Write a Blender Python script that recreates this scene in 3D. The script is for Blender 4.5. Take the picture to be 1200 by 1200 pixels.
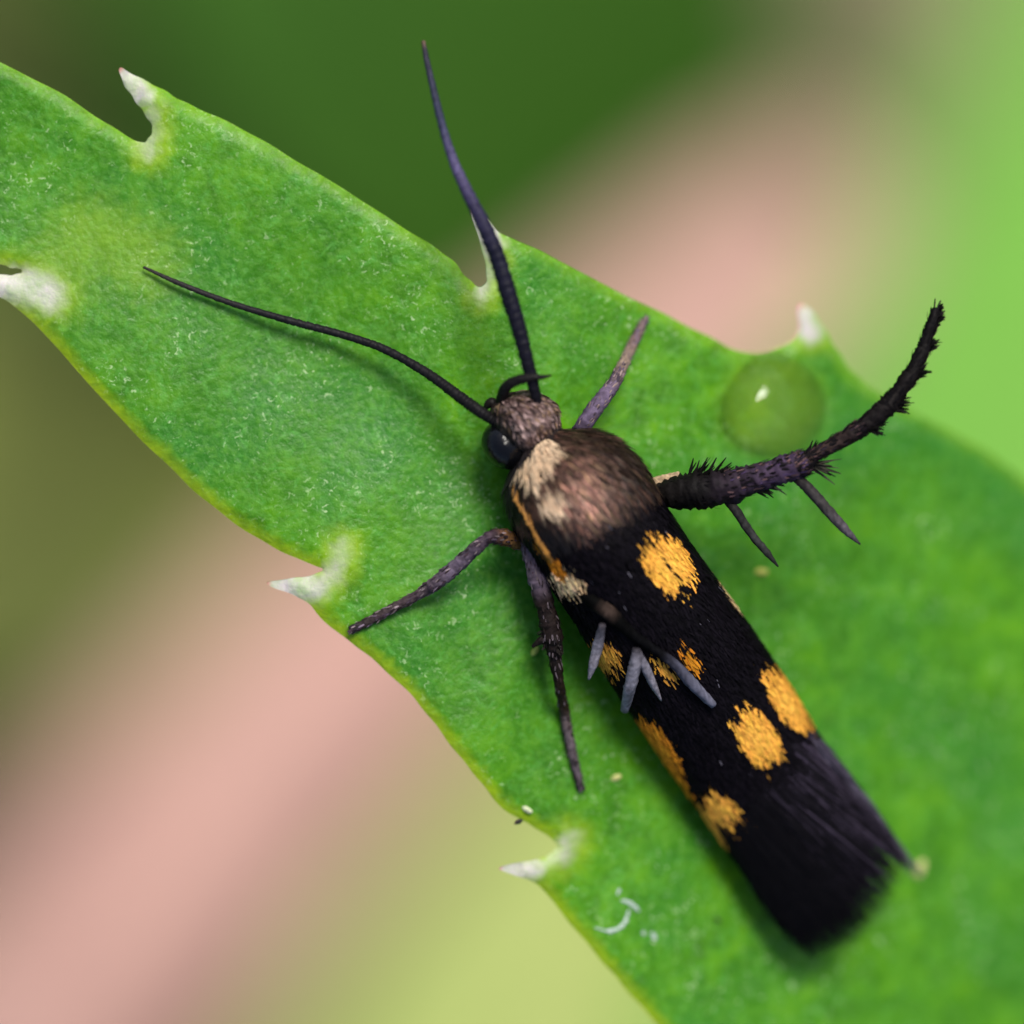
import bpy, math, random
import numpy as np
from mathutils import Vector
from mathutils.geometry import delaunay_2d_cdt

# ------------------------------------------------------------------ units: all tables are in millimetres / photo pixels
S = 0.001                    # millimetres -> metres
D = 60.0                     # camera height above the leaf (mm)
PX = 0.01                    # mm per photo pixel in the plane z = 0
SUN_EL, SUN_AZ = 56.0, 68.0  # elevation, direction (degrees from +X towards +Y)

scn = bpy.context.scene
for o in list(bpy.data.objects):
    bpy.data.objects.remove(o)

# ------------------------------------------------------------------ camera
cam_data = bpy.data.cameras.new('camera')
cam = bpy.data.objects.new('camera', cam_data)
scn.collection.objects.link(cam)
cam.location = (0, 0, D * S)
cam.rotation_euler = (0, 0, 0)
cam_data.sensor_width = 36.0
cam_data.lens = 36.0 * D / (1200 * PX)
cam_data.clip_start = 0.001
cam_data.clip_end = 200.0
cam_data.dof.use_dof = True
cam_data.dof.focus_distance = (D - 0.30) * S
cam_data.dof.aperture_fstop = cam_data.lens / 3.8     # 3.8 mm wide pupil
scn.camera = cam

# ------------------------------------------------------------------ world and sun
w = bpy.data.worlds.new('World'); scn.world = w; w.use_nodes = True
nt = w.node_tree
sky = nt.nodes.new('ShaderNodeTexSky'); sky.sky_type = 'NISHITA'; sky.sun_disc = False
sky.sun_elevation = math.radians(SUN_EL)
sky.sun_rotation = math.radians(90 - SUN_AZ)
sky.air_density = 1.0; sky.dust_density = 2.5
bg = nt.nodes['Background']; nt.links.new(sky.outputs[0], bg.inputs[0]); bg.inputs[1].default_value = 0.08
sd = bpy.data.lights.new('sun', 'SUN'); sun = bpy.data.objects.new('sun', sd); scn.collection.objects.link(sun)
sd.energy = 2.4; sd.angle = math.radians(20); sd.color = (1.0, 0.95, 0.87)
el, az = math.radians(SUN_EL), math.radians(SUN_AZ)
sdir = Vector((math.cos(el) * math.cos(az), math.cos(el) * math.sin(az), math.sin(el)))
sun.rotation_euler = sdir.to_track_quat('Z', 'Y').to_euler()
sun.location = sdir * 0.5
vs = scn.view_settings
vs.view_transform = 'Standard'; vs.look = 'None'; vs.gamma = 1.0; vs.use_curve_mapping = False
vs.exposure = 0.80
scn.render.engine = 'CYCLES'
scn.cycles.use_denoising = True
scn.cycles.max_bounces = 8

rng = np.random.default_rng(7)
random.seed(7)

# ------------------------------------------------------------------ helpers
def P(px, py, z):
    """photo pixel at height z (mm) -> mm coordinates"""
    px = np.asarray(px, float); py = np.asarray(py, float); z = np.asarray(z, float)
    k = PX * (D - z) / D
    return np.stack(np.broadcast_arrays((px - 600) * k, (600 - py) * k, z), -1)

def smooth(e0, e1, x):
    t = np.clip((np.asarray(x, float) - e0) / (e1 - e0), 0, 1)
    return t * t * (3 - 2 * t)

def leafz(px, py):
    """height of the leaf's upper surface (mm)"""
    px = np.asarray(px, float); py = np.asarray(py, float)
    t = (px + 0.15 * (py - 600) - 560) / 100
    t = 0.5 * (t + np.sqrt(t * t + 1.2)) - 0.1
    z = -0.35 * t - 0.027 * t * t
    # shallow channel along the blade and gentle swelling
    v = (px - 600) * 0.56 - (py - 600) * 0.83 - 20
    z = z + 0.10 * (1 - np.exp(-(v / 90.0) ** 2)) - 0.06
    z = z + 0.035 * np.sin(px / 61.0 + 1.3) * np.sin(py / 83.0 + .4) + 0.018 * np.sin(px / 23.0 + py / 41.0)
    return z

def catmull(pts, n):
    pts = np.asarray(pts, float)
    p = np.vstack([2 * pts[0] - pts[1], pts, 2 * pts[-1] - pts[-2]])
    out = []
    for i in range(1, len(p) - 2):
        t = np.linspace(0, 1, n, endpoint=False)[:, None]
        a, b, c, d = p[i - 1], p[i], p[i + 1], p[i + 2]
        out.append(0.5 * (2 * b + (c - a) * t + (2 * a - 5 * b + 4 * c - d) * t ** 2 + (3 * b - a - 3 * c + d) * t ** 3))
    out.append(pts[-1:])
    return np.vstack(out)

def link(o):
    scn.collection.objects.link(o)

def thing(name, label, cat, loc_mm, group=None):
    o = bpy.data.objects.new(name, None); link(o)
    o.empty_display_size = 0.001
    o.location = Vector(loc_mm) * S
    o['label'] = label; o['category'] = cat
    if group: o['group'] = group
    return o

def tag(o, label, cat, group=None):
    o['label'] = label; o['category'] = cat
    if group: o['group'] = group
    return o

def wloc(o):
    v = Vector((0, 0, 0))
    while o is not None:
        v = v + o.location; o = o.parent
    return v

def obj(name, verts, faces, mat, parent=None, origin=None, col=None, flat=False, kind=None, attrs=None):
    """one mesh object; verts in mm world coordinates"""
    verts = np.asarray(verts, float).reshape(-1, 3)
    if origin is None:
        origin = verts.mean(0)
    origin = np.asarray(origin, float)
    me = bpy.data.meshes.new(name)
    me.from_pydata(((verts - origin) * S).tolist(), [], [list(map(int, f)) for f in faces])
    me.update()
    if not flat:
        me.polygons.foreach_set('use_smooth', np.ones(len(me.polygons), bool))
    if col is not None:
        col = np.asarray(col, float)
        if col.ndim == 1: col = np.tile(col, (len(verts), 1))
        a = me.color_attributes.new('Col', 'FLOAT_COLOR', 'POINT')
        c4 = np.ones((len(verts), 4)); c4[:, :3] = col[:, :3]
        a.data.foreach_set('color', c4.ravel())
    if attrs:
        for k, v in attrs.items():
            a = me.attributes.new(k, 'FLOAT', 'POINT'); a.data.foreach_set('value', np.asarray(v, float))
    me.materials.append(mat)
    o = bpy.data.objects.new(name, me); link(o)
    o.location = Vector(origin) * S
    if parent is not None:
        pw = wloc(parent)
        o.parent = parent
        o.location = Vector(origin) * S - pw
    if kind: o['kind'] = kind
    return o

def tube(path, rad, sides=10, squash=1.0, cap=True, wob=0.0):
    """path (N,3) mm, rad (N,) mm -> verts, faces"""
    path = np.asarray(path, float); rad = np.asarray(rad, float)
    N = len(path)
    tan = np.gradient(path, axis=0); tan /= np.linalg.norm(tan, axis=1)[:, None] + 1e-12
    up = np.array([0, 0, 1.0])
    ref = np.cross(up, tan); ln = np.linalg.norm(ref, axis=1)[:, None]
    ref = np.where(ln > 0.15, ref / (ln + 1e-9), np.array([1.0, 0, 0]))
    nor = np.cross(tan, ref)
    ang = np.linspace(0, 2 * math.pi, sides, endpoint=False)
    rr = rad[:, None] * (1 + wob * rng.standard_normal((N, sides)))
    v = path[:, None, :] + rr[..., None] * (np.cos(ang)[None, :, None] * ref[:, None, :] + squash * np.sin(ang)[None, :, None] * nor[:, None, :])
    v = v.reshape(-1, 3)
    f = []
    for i in range(N - 1):
        for j in range(sides):
            k = (j + 1) % sides
            f.append((i * sides + j, i * sides + k, (i + 1) * sides + k, (i + 1) * sides + j))
    if cap:
        f.append(tuple(range(sides))[::-1]); f.append(tuple((N - 1) * sides + j for j in range(sides)))
    return v, f

def blades(base, dirv, nor, length, width, lift, col, droop=0.0, tip=0.35):
    """many little overlapping scales / hairs: 6 vertices and two quads each"""
    base = np.asarray(base, float); n = len(base)
    dirv = dirv / (np.linalg.norm(dirv, axis=1)[:, None] + 1e-12)
    nor = nor / (np.linalg.norm(nor, axis=1)[:, None] + 1e-12)
    side = np.cross(dirv, nor); side /= np.linalg.norm(side, axis=1)[:, None] + 1e-12
    L = np.broadcast_to(np.asarray(length, float), (n,))[:, None]
    Wd = np.broadcast_to(np.asarray(width, float), (n,))[:, None]
    lf = np.broadcast_to(np.asarray(lift, float), (n,))[:, None]
    m = base + dirv * L * 0.55 + nor * lf * 0.75
    t = base + dirv * L + nor * (lf - droop)
    v = np.stack([base - side * Wd * .32, base + side * Wd * .32, m - side * Wd * .5, m + side * Wd * .5,
                  t - side * Wd * .5 * tip, t + side * Wd * .5 * tip], 1).reshape(-1, 3)
    i = np.arange(n)[:, None] * 6
    f = np.concatenate([i + np.array([[0, 1, 3, 2]]), i + np.array([[2, 3, 5, 4]])], 0)
    c = np.repeat(np.asarray(col, float), 6, axis=0)
    return v, f.tolist(), c

def polydist(px, py, poly):
    """distance from points to a polyline"""
    p = np.stack([np.ravel(px), np.ravel(py)], -1).astype(float)
    poly = np.asarray(poly, float)
    best = np.full(len(p), 1e9)
    for a, b in zip(poly[:-1], poly[1:]):
        ab = b - a; L = (ab * ab).sum() + 1e-9
        t = np.clip(((p - a) @ ab) / L, 0, 1)
        d = np.linalg.norm(p - a - t[:, None] * ab, axis=1)
        best = np.minimum(best, d)
    return best.reshape(np.shape(px))

# ------------------------------------------------------------------ materials
class NT:
    def __init__(self, name):
        self.m = bpy.data.materials.new(name); self.m.use_nodes = True
        self.t = self.m.node_tree; self.b = self.t.nodes['Principled BSDF']
    def n(self, typ, **kw):
        x = self.t.nodes.new(typ)
        for k, v in kw.items(): setattr(x, k, v)
        return x
    def l(self, a, b): self.t.links.new(a, b)
    def coords(self, sc=(1, 1, 1)):
        tc = self.n('ShaderNodeTexCoord'); mp = self.n('ShaderNodeMapping')
        mp.inputs['Scale'].default_value = tuple(c / S for c in sc)
        self.l(tc.outputs['Object'], mp.inputs[0]); return mp.outputs[0]
    def noise(self, vec, scale, detail=3, rough=.55, dist=0.0):
        x = self.n('ShaderNodeTexNoise'); x.inputs['Scale'].default_value = scale
        x.inputs['Detail'].default_value = detail; x.inputs['Roughness'].default_value = rough
        x.inputs['Distortion'].default_value = dist
        self.l(vec, x.inputs['Vector']); return x.outputs[0]
    def ramp(self, fac, stops, interp='LINEAR'):
        r = self.n('ShaderNodeValToRGB'); r.color_ramp.interpolation = interp
        e = r.color_ramp.elements
        while len(e) < len(stops): e.new(0.5)
        for x, (p, c) in zip(e, stops):
            x.position = p; x.color = tuple(c) + (1,) if len(c) == 3 else c
        self.l(fac, r.inputs[0]); return r.outputs[0]
    def mix(self, fac, a, b, mode='MIX'):
        x = self.n('ShaderNodeMix', data_type='RGBA', blend_type=mode)
        if isinstance(fac, (int, float)): x.inputs[0].default_value = fac
        else: self.l(fac, x.inputs[0])
        for s, v in ((6, a), (7, b)):
            if isinstance(v, tuple): x.inputs[s].default_value = v + (1,)
            else: self.l(v, x.inputs[s])
        return x.outputs[2]
    def math(self, op, a, b=None):
        x = self.n('ShaderNodeMath', operation=op)
        for i, v in enumerate((a, b)):
            if v is None: continue
            if isinstance(v, (int, float)): x.inputs[i].default_value = v
            else: self.l(v, x.inputs[i])
        return x.outputs[0]
    def attr(self, name):
        x = self.n('ShaderNodeAttribute'); x.attribute_name = name; return x
    def bump(self, h, dist, strength=1.0, normal=None):
        x = self.n('ShaderNodeBump'); x.inputs['Distance'].default_value = dist * S
        x.inputs['Strength'].default_value = strength; self.l(h, x.inputs['Height'])
        if normal is not None: self.l(normal, x.inputs['Normal'])
        return x.outputs[0]
    def set(self, **kw):
        for k, v in kw.items():
            s = self.b.inputs[k]
            if isinstance(v, (int, float)): s.default_value = v
            elif isinstance(v, tuple): s.default_value = v + (1,) if len(v) < len(s.default_value) else v
            else: self.l(v, s)

G = lambda v: (v, v, v)

def mat_leaf():
    k = NT('leaf_skin'); c = k.coords()
    big = k.noise(c, 0.55, 3, .5)
    mid = k.noise(c, 2.6, 4, .6, .4)
    fine = k.noise(c, 9.0, 3, .65)
    spk = k.noise(c, 14.0, 2, .6, 1.2)
    base = k.ramp(mid, [(.30, (.030, .128, .001)), (.50, (.055, .205, .002)), (.70, (.098, .285, .003))])
    patch = k.noise(c, .30, 2, .5)
    em = k.mix(k.ramp(patch, [(.40, G(0)), (.62, G(.6))]), base, (.018, .120, .005))
    blue = k.mix(k.ramp(big, [(.47, G(0)), (.64, G(.6))]), em, (.020, .150, .014))
    streak = k.noise(c, 5.0, 4, .7, 1.8)
    f1 = k.mix(k.ramp(streak, [(.50, G(0)), (.72, G(.7))]), blue, (.085, .300, .045))
    f2 = k.mix(k.ramp(fine, [(.48, G(0)), (.68, G(.40))]), f1, (.10, .29, .020))
    spm = k.math('MULTIPLY', k.ramp(spk, [(.61, G(0)), (.69, G(.75))]), k.ramp(k.noise(c, 1.1, 3, .6), [(.45, G(.08)), (.62, G(1))]))
    f3 = k.mix(spm, f2, (.40, .55, .28))
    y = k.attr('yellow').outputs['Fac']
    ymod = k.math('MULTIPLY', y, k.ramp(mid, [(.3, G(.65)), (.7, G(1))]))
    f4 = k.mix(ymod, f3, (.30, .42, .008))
    wv = k.attr('white').outputs['Fac']
    pale = k.mix(k.ramp(mid, [(.35, G(0)), (.65, G(1))]), (.52, .47, .47), (.34, .42, .24))
    f5 = k.mix(wv, f4, pale)
    tipc = k.attr('tip').outputs['Fac']
    f6 = k.mix(tipc, f5, (.45, .20, .15))
    cell = k.n('ShaderNodeTexVoronoi'); cell.inputs['Scale'].default_value = 11; k.l(c, cell.inputs['Vector'])
    h = k.math('ADD', k.math('MULTIPLY', mid, .55), k.math('ADD', k.math('MULTIPLY', fine, .75), k.math('MULTIPLY', cell.outputs['Distance'], -.25)))
    k.set(**{'Base Color': f6, 'Roughness': k.ramp(fine, [(.35, G(.36)), (.65, G(.58))]), 'Normal': k.bump(h, .05, .5), 'Specular IOR Level': .22,
             'Subsurface Weight': .22, 'Subsurface Radius': (.5, 1.0, .25), 'Subsurface Scale': .35 * S})
    return k.m

def mat_col(name, rough=.6, spec=.3, sheen=0.0, metallic=0.0, grain=0.25, gscale=20, bump=.01):
    k = NT(name); c = k.coords()
    a = k.attr('Col').outputs['Color']
    n = k.noise(c, gscale, 3, .6)
    col = k.mix(1.0, a, k.ramp(n, [(.3, G(1 - grain)), (.7, G(1 + 0))]), 'MULTIPLY')
    k.set(**{'Base Color': col, 'Roughness': rough, 'Specular IOR Level': spec, 'Metallic': metallic,
             'Sheen Weight': sheen, 'Normal': k.bump(n, bump, .6)})
    return k.m

def mat_bgleaf(name, c0, c1, rough=.6, spec=.15):
    k = NT(name); c = k.coords()
    n = k.noise(c, .12, 4, .6)
    k.set(**{'Base Color': k.ramp(n, [(.35, c0), (.65, c1)]), 'Roughness': rough, 'Specular IOR Level': spec,
             'Normal': k.bump(k.noise(c, .8, 3), .3, .5)})
    return k.m

def mat_soil():
    k = NT('soil'); c = k.coords()
    n = k.noise(c, .05, 6, .65); m = k.noise(c, .4, 4, .7)
    col = k.mix(k.ramp(m, [(.4, G(0)), (.7, G(.6))]), k.ramp(n, [(.35, (.014, .015, .005)), (.65, (.030, .030, .011))]), (.045, .042, .018))
    k.set(**{'Base Color': col, 'Roughness': .9, 'Specular IOR Level': .2, 'Normal': k.bump(m, 4.0, .8)})
    return k.m

def mat_water():
    k = NT('water')
    k.set(**{'Base Color': (1., 1., 1.), 'Roughness': 0.0, 'IOR': 1.333, 'Transmission Weight': 1.0})
    tr = k.n('ShaderNodeBsdfTransparent'); mx = k.n('ShaderNodeMixShader'); mx.inputs[0].default_value = .18
    out = k.t.nodes['Material Output']
    k.l(k.b.outputs[0], mx.inputs[1]); k.l(tr.outputs[0], mx.inputs[2]); k.l(mx.outputs[0], out.inputs['Surface'])
    return k.m

def mat_eye():
    k = NT('eye'); c = k.coords()
    v = k.n('ShaderNodeTexVoronoi'); v.inputs['Scale'].default_value = 32; k.l(c, v.inputs['Vector'])
    k.set(**{'Base Color': (.003, .003, .004), 'Roughness': .14, 'Specular IOR Level': .3, 'Normal': k.bump(v.outputs['Distance'], .006, .5)})
    return k.m

M_leaf = mat_leaf()
M_wing = mat_col('wing_membrane', .75, .03, 0, 0, .2)
M_scale = mat_col('wing_scales', .6, .05, 0, 0, .25, 12)
M_hair = mat_col('bronze_scales', .55, .30, .0, .15, .3, 14)
M_body = mat_col('body_cuticle', .85, .06, 0, 0, .3, 14)
M_leg = mat_col('leg_cuticle', .6, .08, 0, 0, .5, 16, .02)
M_fringe = mat_col('fringe_hair', .6, .08, 0, 0, .2)
M_eye = mat_eye()
M_water = mat_water()
M_soil = mat_soil()

# ------------------------------------------------------------------ ground
GZ = -300.0
def ground():
    xs = np.concatenate([[-20000, -6000, -1500, -500], np.linspace(-150, 150, 41), [500, 1500, 6000, 20000]])
    X, Y = np.meshgrid(xs, xs, indexing='ij')
    Z = GZ + np.where((abs(X) < 400) & (abs(Y) < 400), 1.6 * np.sin(X / 13 + 1) * np.sin(Y / 17) + 1.0 * rng.standard_normal(X.shape), 0)
    v = np.stack([X, Y, Z], -1).reshape(-1, 3); n = len(xs)
    f = [(i * n + j, (i + 1) * n + j, (i + 1) * n + j + 1, i * n + j + 1) for i in range(n - 1) for j in range(n - 1)]
    o = obj('ground', v, f, M_soil, origin=(0, 0, GZ)); o['kind'] = 'structure'
ground()

# ------------------------------------------------------------------ background plants, far below the leaf and out of focus
def Pz(px, py, z):
    return P(px, py, z)

def broad_leaf(name, label, mat, stalk_mat, a, b, width, z0, z1, arch, fold, foot, group=None):
    """lens-shaped leaf from pixel a to pixel b (focal-plane pixels) at depths z0..z1, on a stalk that rises from the ground"""
    A = P(a[0], a[1], z0); B = P(b[0], b[1], z1)
    ax = B - A; L = np.linalg.norm(ax); ax = ax / L
    sd_ = np.cross([0, 0, 1.0], ax); sd_ /= np.linalg.norm(sd_)
    up = np.cross(ax, sd_)
    nu, nv = 40, 17
    v = []; f = []
    for side in (1, -1):
        for i in range(nu + 1):
            u = i / nu
            wd = width * (math.sin(math.pi * min(1, u ** .8 * .985 + .012)) ** .62) * (1 + .04 * math.sin(u * 37))
            for j in range(nv):
                t = j / (nv - 1) * 2 - 1
                th = .9 * (1 - t * t) + .05
                h = arch * math.sin(math.pi * u) + fold * abs(t) ** 1.5 * wd * .5 - (.5 if abs(t) < .08 else 0) * side * .4
                v.append(A + ax * u * L + sd_ * t * wd * .5 + up * (h + side * th * .5))
    n1 = (nu + 1) * nv
    for s in (0, 1):
        for i in range(nu):
            for j in range(nv - 1):
                q = [s * n1 + i * nv + j, s * n1 + (i + 1) * nv + j, s * n1 + (i + 1) * nv + j + 1, s * n1 + i * nv + j + 1]
                f.append(q if s else q[::-1])
    for i in range(nu):
        for j in (0, nv - 1):
            q = [i * nv + j, (i + 1) * nv + j, n1 + (i + 1) * nv + j, n1 + i * nv + j]
            f.append(q if j else q[::-1])
    foot = np.array([*foot, GZ - 2.0])
    t = thing(name, label, 'leaf', foot, group)
    obj('blade', v, f, mat, t)
    mid = (A + foot) / 2 + np.array([0, 0, 25.0])
    path = catmull([A + ax * 2.0, A - ax * 4 - np.array([0, 0, 2.0]), mid * .5 + A * .5 - np.array([0, 0, 18.0]), foot + np.array([0, 0, 18.]), foot], 8)
    vv, ff = tube(path, np.linspace(1.6, 2.6, len(path)), 10)
    obj('stalk', vv, ff, stalk_mat, t)
    return t

M_bright = mat_bgleaf('bright_leaf', (.13, .34, .040), (.17, .39, .06))
M_pale = mat_bgleaf('pale_leaf', (.29, .36, .09), (.35, .40, .13))
M_dark = mat_bgleaf('dark_leaf', (.024, .078, .005), (.036, .105, .008))
M_olive = mat_bgleaf('olive_leaf', (.115, .140, .030), (.145, .17, .04))
M_moss = mat_bgleaf('moss_leaf', (.055, .080, .012), (.075, .10, .018))
M_pink = mat_bgleaf('pink_bark', (.46, .26, .21), (.54, .33, .27), .6, .2)
M_mauve = mat_bgleaf('mauve_leaf', (.16, .145, .080), (.20, .175, .10))
M_gstalk = mat_bgleaf('green_stalk', (.08, .16, .03), (.12, .2, .04))

broad_leaf('bright_broad_leaf', 'wide bright green blurred leaf far beneath the raised hind leg', M_bright, M_gstalk,
           (780, 2100), (1540, -450), 44.0, -246, -242, 4.0, .10, (70, -160))
broad_leaf('pale_broad_leaf', 'pale yellow green blurred leaf alongside the thick pink stem', M_pale, M_gstalk,
           (130, 1960), (960, 560), 19.0, -212, -210, 3.0, .08, (-30, -170))
broad_leaf('dark_broad_leaf', 'dark green blurred leaf deep behind the upright antenna', M_dark, M_gstalk,
           (240, -620), (860, 560), 36.0, -214, -236, 4.0, .12, (-30, 130))
broad_leaf('moss_broad_leaf', 'mossy green blurred leaf seen between antenna and toothed leaf edge', M_moss, M_gstalk,
           (-260, -300), (640, 420), 22.0, -238, -244, 3.0, .12, (-110, 80))
broad_leaf('mauve_broad_leaf', 'withered mauve brown blurred leaf beyond the upper end of the pink stem', M_mauve, M_gstalk,
           (1190, -420), (740, 560), 15.0, -232, -240, 3.0, .10, (90, 120))
broad_leaf('olive_broad_leaf', 'dull olive blurred leaf deep below the lower edge of the toothed leaf', M_olive, M_gstalk,
           (-620, 520), (500, 620), 28.0, -228, -240, 3.0, .12, (-130, 15))
broad_leaf('low_broad_leaf', 'dark green blurred leaf lying low beside the pink stem', M_dark, M_gstalk,
           (-680, 1120), (300, 780), 15.0, -246, -250, 3.0, .12, (-140, -60))

def pink_stem():
    a = P(-500, 1760, -222); b = P(970, 225, -214)
    n = 60; t = np.linspace(0, 1, n)
    path = a + (b - a) * t[:, None]
    path[:, 2] += 3.0 * np.sin(t * 3.1)
    path[:, :2] += 1.6 * np.stack([np.sin(t * 9), np.sin(t * 9 + .4)], -1)
    rad = 10.6 - 3.6 * t - 3.0 * t ** 6 + .5 * np.exp(-((t * 7 % 1 - .5) / .06) ** 2)
    v, f = tube(path, rad, 20)
    th = thing('pink_stem', 'thick pinkish blurred stem crossing diagonally underneath the toothed leaf', 'stem', a)
    obj('stalk', v, f, M_pink, th)
    # side shoots that root in the soil
    for q in (5, n - 6):
        c = path[q]
        pth = catmull([c, c + np.array([2, 3, -24.0]), np.array([c[0] + (c[0] > 0) * 14 - 4, c[1] + (c[0] > 0) * 14 - 8, GZ - 2])], 8)
        vv, ff = tube(pth, np.linspace(2.6, 3.6, len(pth)), 10)
        obj('side_shoot', vv, ff, M_pink, th)
pink_stem()

# ------------------------------------------------------------------ the toothed leaf
TOP = [(-900, -330), (-700, -240), (-560, -200), (-470, -150), (-380, -125), (-330, -105), (-322, -150), (-300, -135), (-250, -95), (-170, -40), (-80, 25), (0, 73), (60, 103), (120, 141), (155, 163), (168, 167), (176, 160), (178, 148), (169, 132), (156, 115), (145, 98), (140, 79), (151, 85),
       (168, 93), (192, 106), (215, 119), (250, 135), (300, 160), (350, 190), (400, 220), (450, 252), (500, 284), (530, 305), (548, 326), (561, 336), (570, 331), (569, 312),
       (562, 282), (553, 244), (570, 257), (590, 275), (620, 288), (660, 308), (720, 340), (780, 369), (830, 394), (868, 412), (900, 411), (925, 400), (936, 385), (937, 357),
       (952, 366), (966, 386), (980, 411), (1000, 437), (1030, 460), (1080, 488), (1120, 508), (1160, 532), (1220, 575), (1290, 620), (1330, 636), (1352, 624), (1360, 600), (1380, 640),
       (1420, 690), (1480, 750), (1560, 850), (1640, 980), (1720, 1140), (1780, 1300), (1800, 1420)]
BOT = [(-900, -270), (-700, -150), (-560, -50), (-430, 60), (-300, 160), (-200, 225), (-60, 296), (0, 310), (14, 314), (24, 315), (26, 319), (16, 322), (0, 322), (-60, 318), (-30, 338), (0, 348),
       (30, 370), (70, 411), (140, 489), (200, 549), (250, 594), (300, 630), (340, 651), (372, 664), (378, 668), (366, 674), (340, 678), (312, 683), (335, 694), (360, 706),
       (382, 730), (410, 752), (440, 775), (480, 813), (510, 849), (540, 888), (565, 919), (590, 948), (620, 966), (645, 982), (652, 990), (640, 1003), (615, 1010), (583, 1017),
       (602, 1025), (630, 1037), (652, 1062), (690, 1108), (720, 1144), (750, 1178), (790, 1222), (850, 1280), (920, 1340), (960, 1370), (985, 1392), (975, 1408), (940, 1425), (990, 1432),
       (1080, 1480), (1200, 1530), (1350, 1570), (1500, 1590), (1650, 1570), (1760, 1510), (1800, 1420)]
TEETH = [  # tip-to-root polylines, radius of the pale zone
    ([(140, 80), (155, 97), (166, 112)], 12),
    ([(553, 244), (568, 268), (576, 285)], 11),
    ([(937, 357), (945, 374), (950, 388)], 13),
    ([(-60, 318), (0, 333), (40, 336), (56, 345)], 18),
    ([(312, 683), (345, 688), (366, 690)], 15),
    ([(583, 1017), (606, 1018), (626, 1018)], 12),
    ([(-322, -150), (-312, -118)], 12),
    ([(1360, 600), (1350, 640)], 16),
    ([(940, 1425), (985, 1415)], 14)]
PALE = [([(176, 132), (179, 155), (173, 176)], 11), ([(577, 300), (570, 325), (564, 345)], 10), ([(386, 678), (396, 662), (402, 644)], 11), ([(650, 1006), (660, 995), (668, 984)], 12)]

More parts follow.
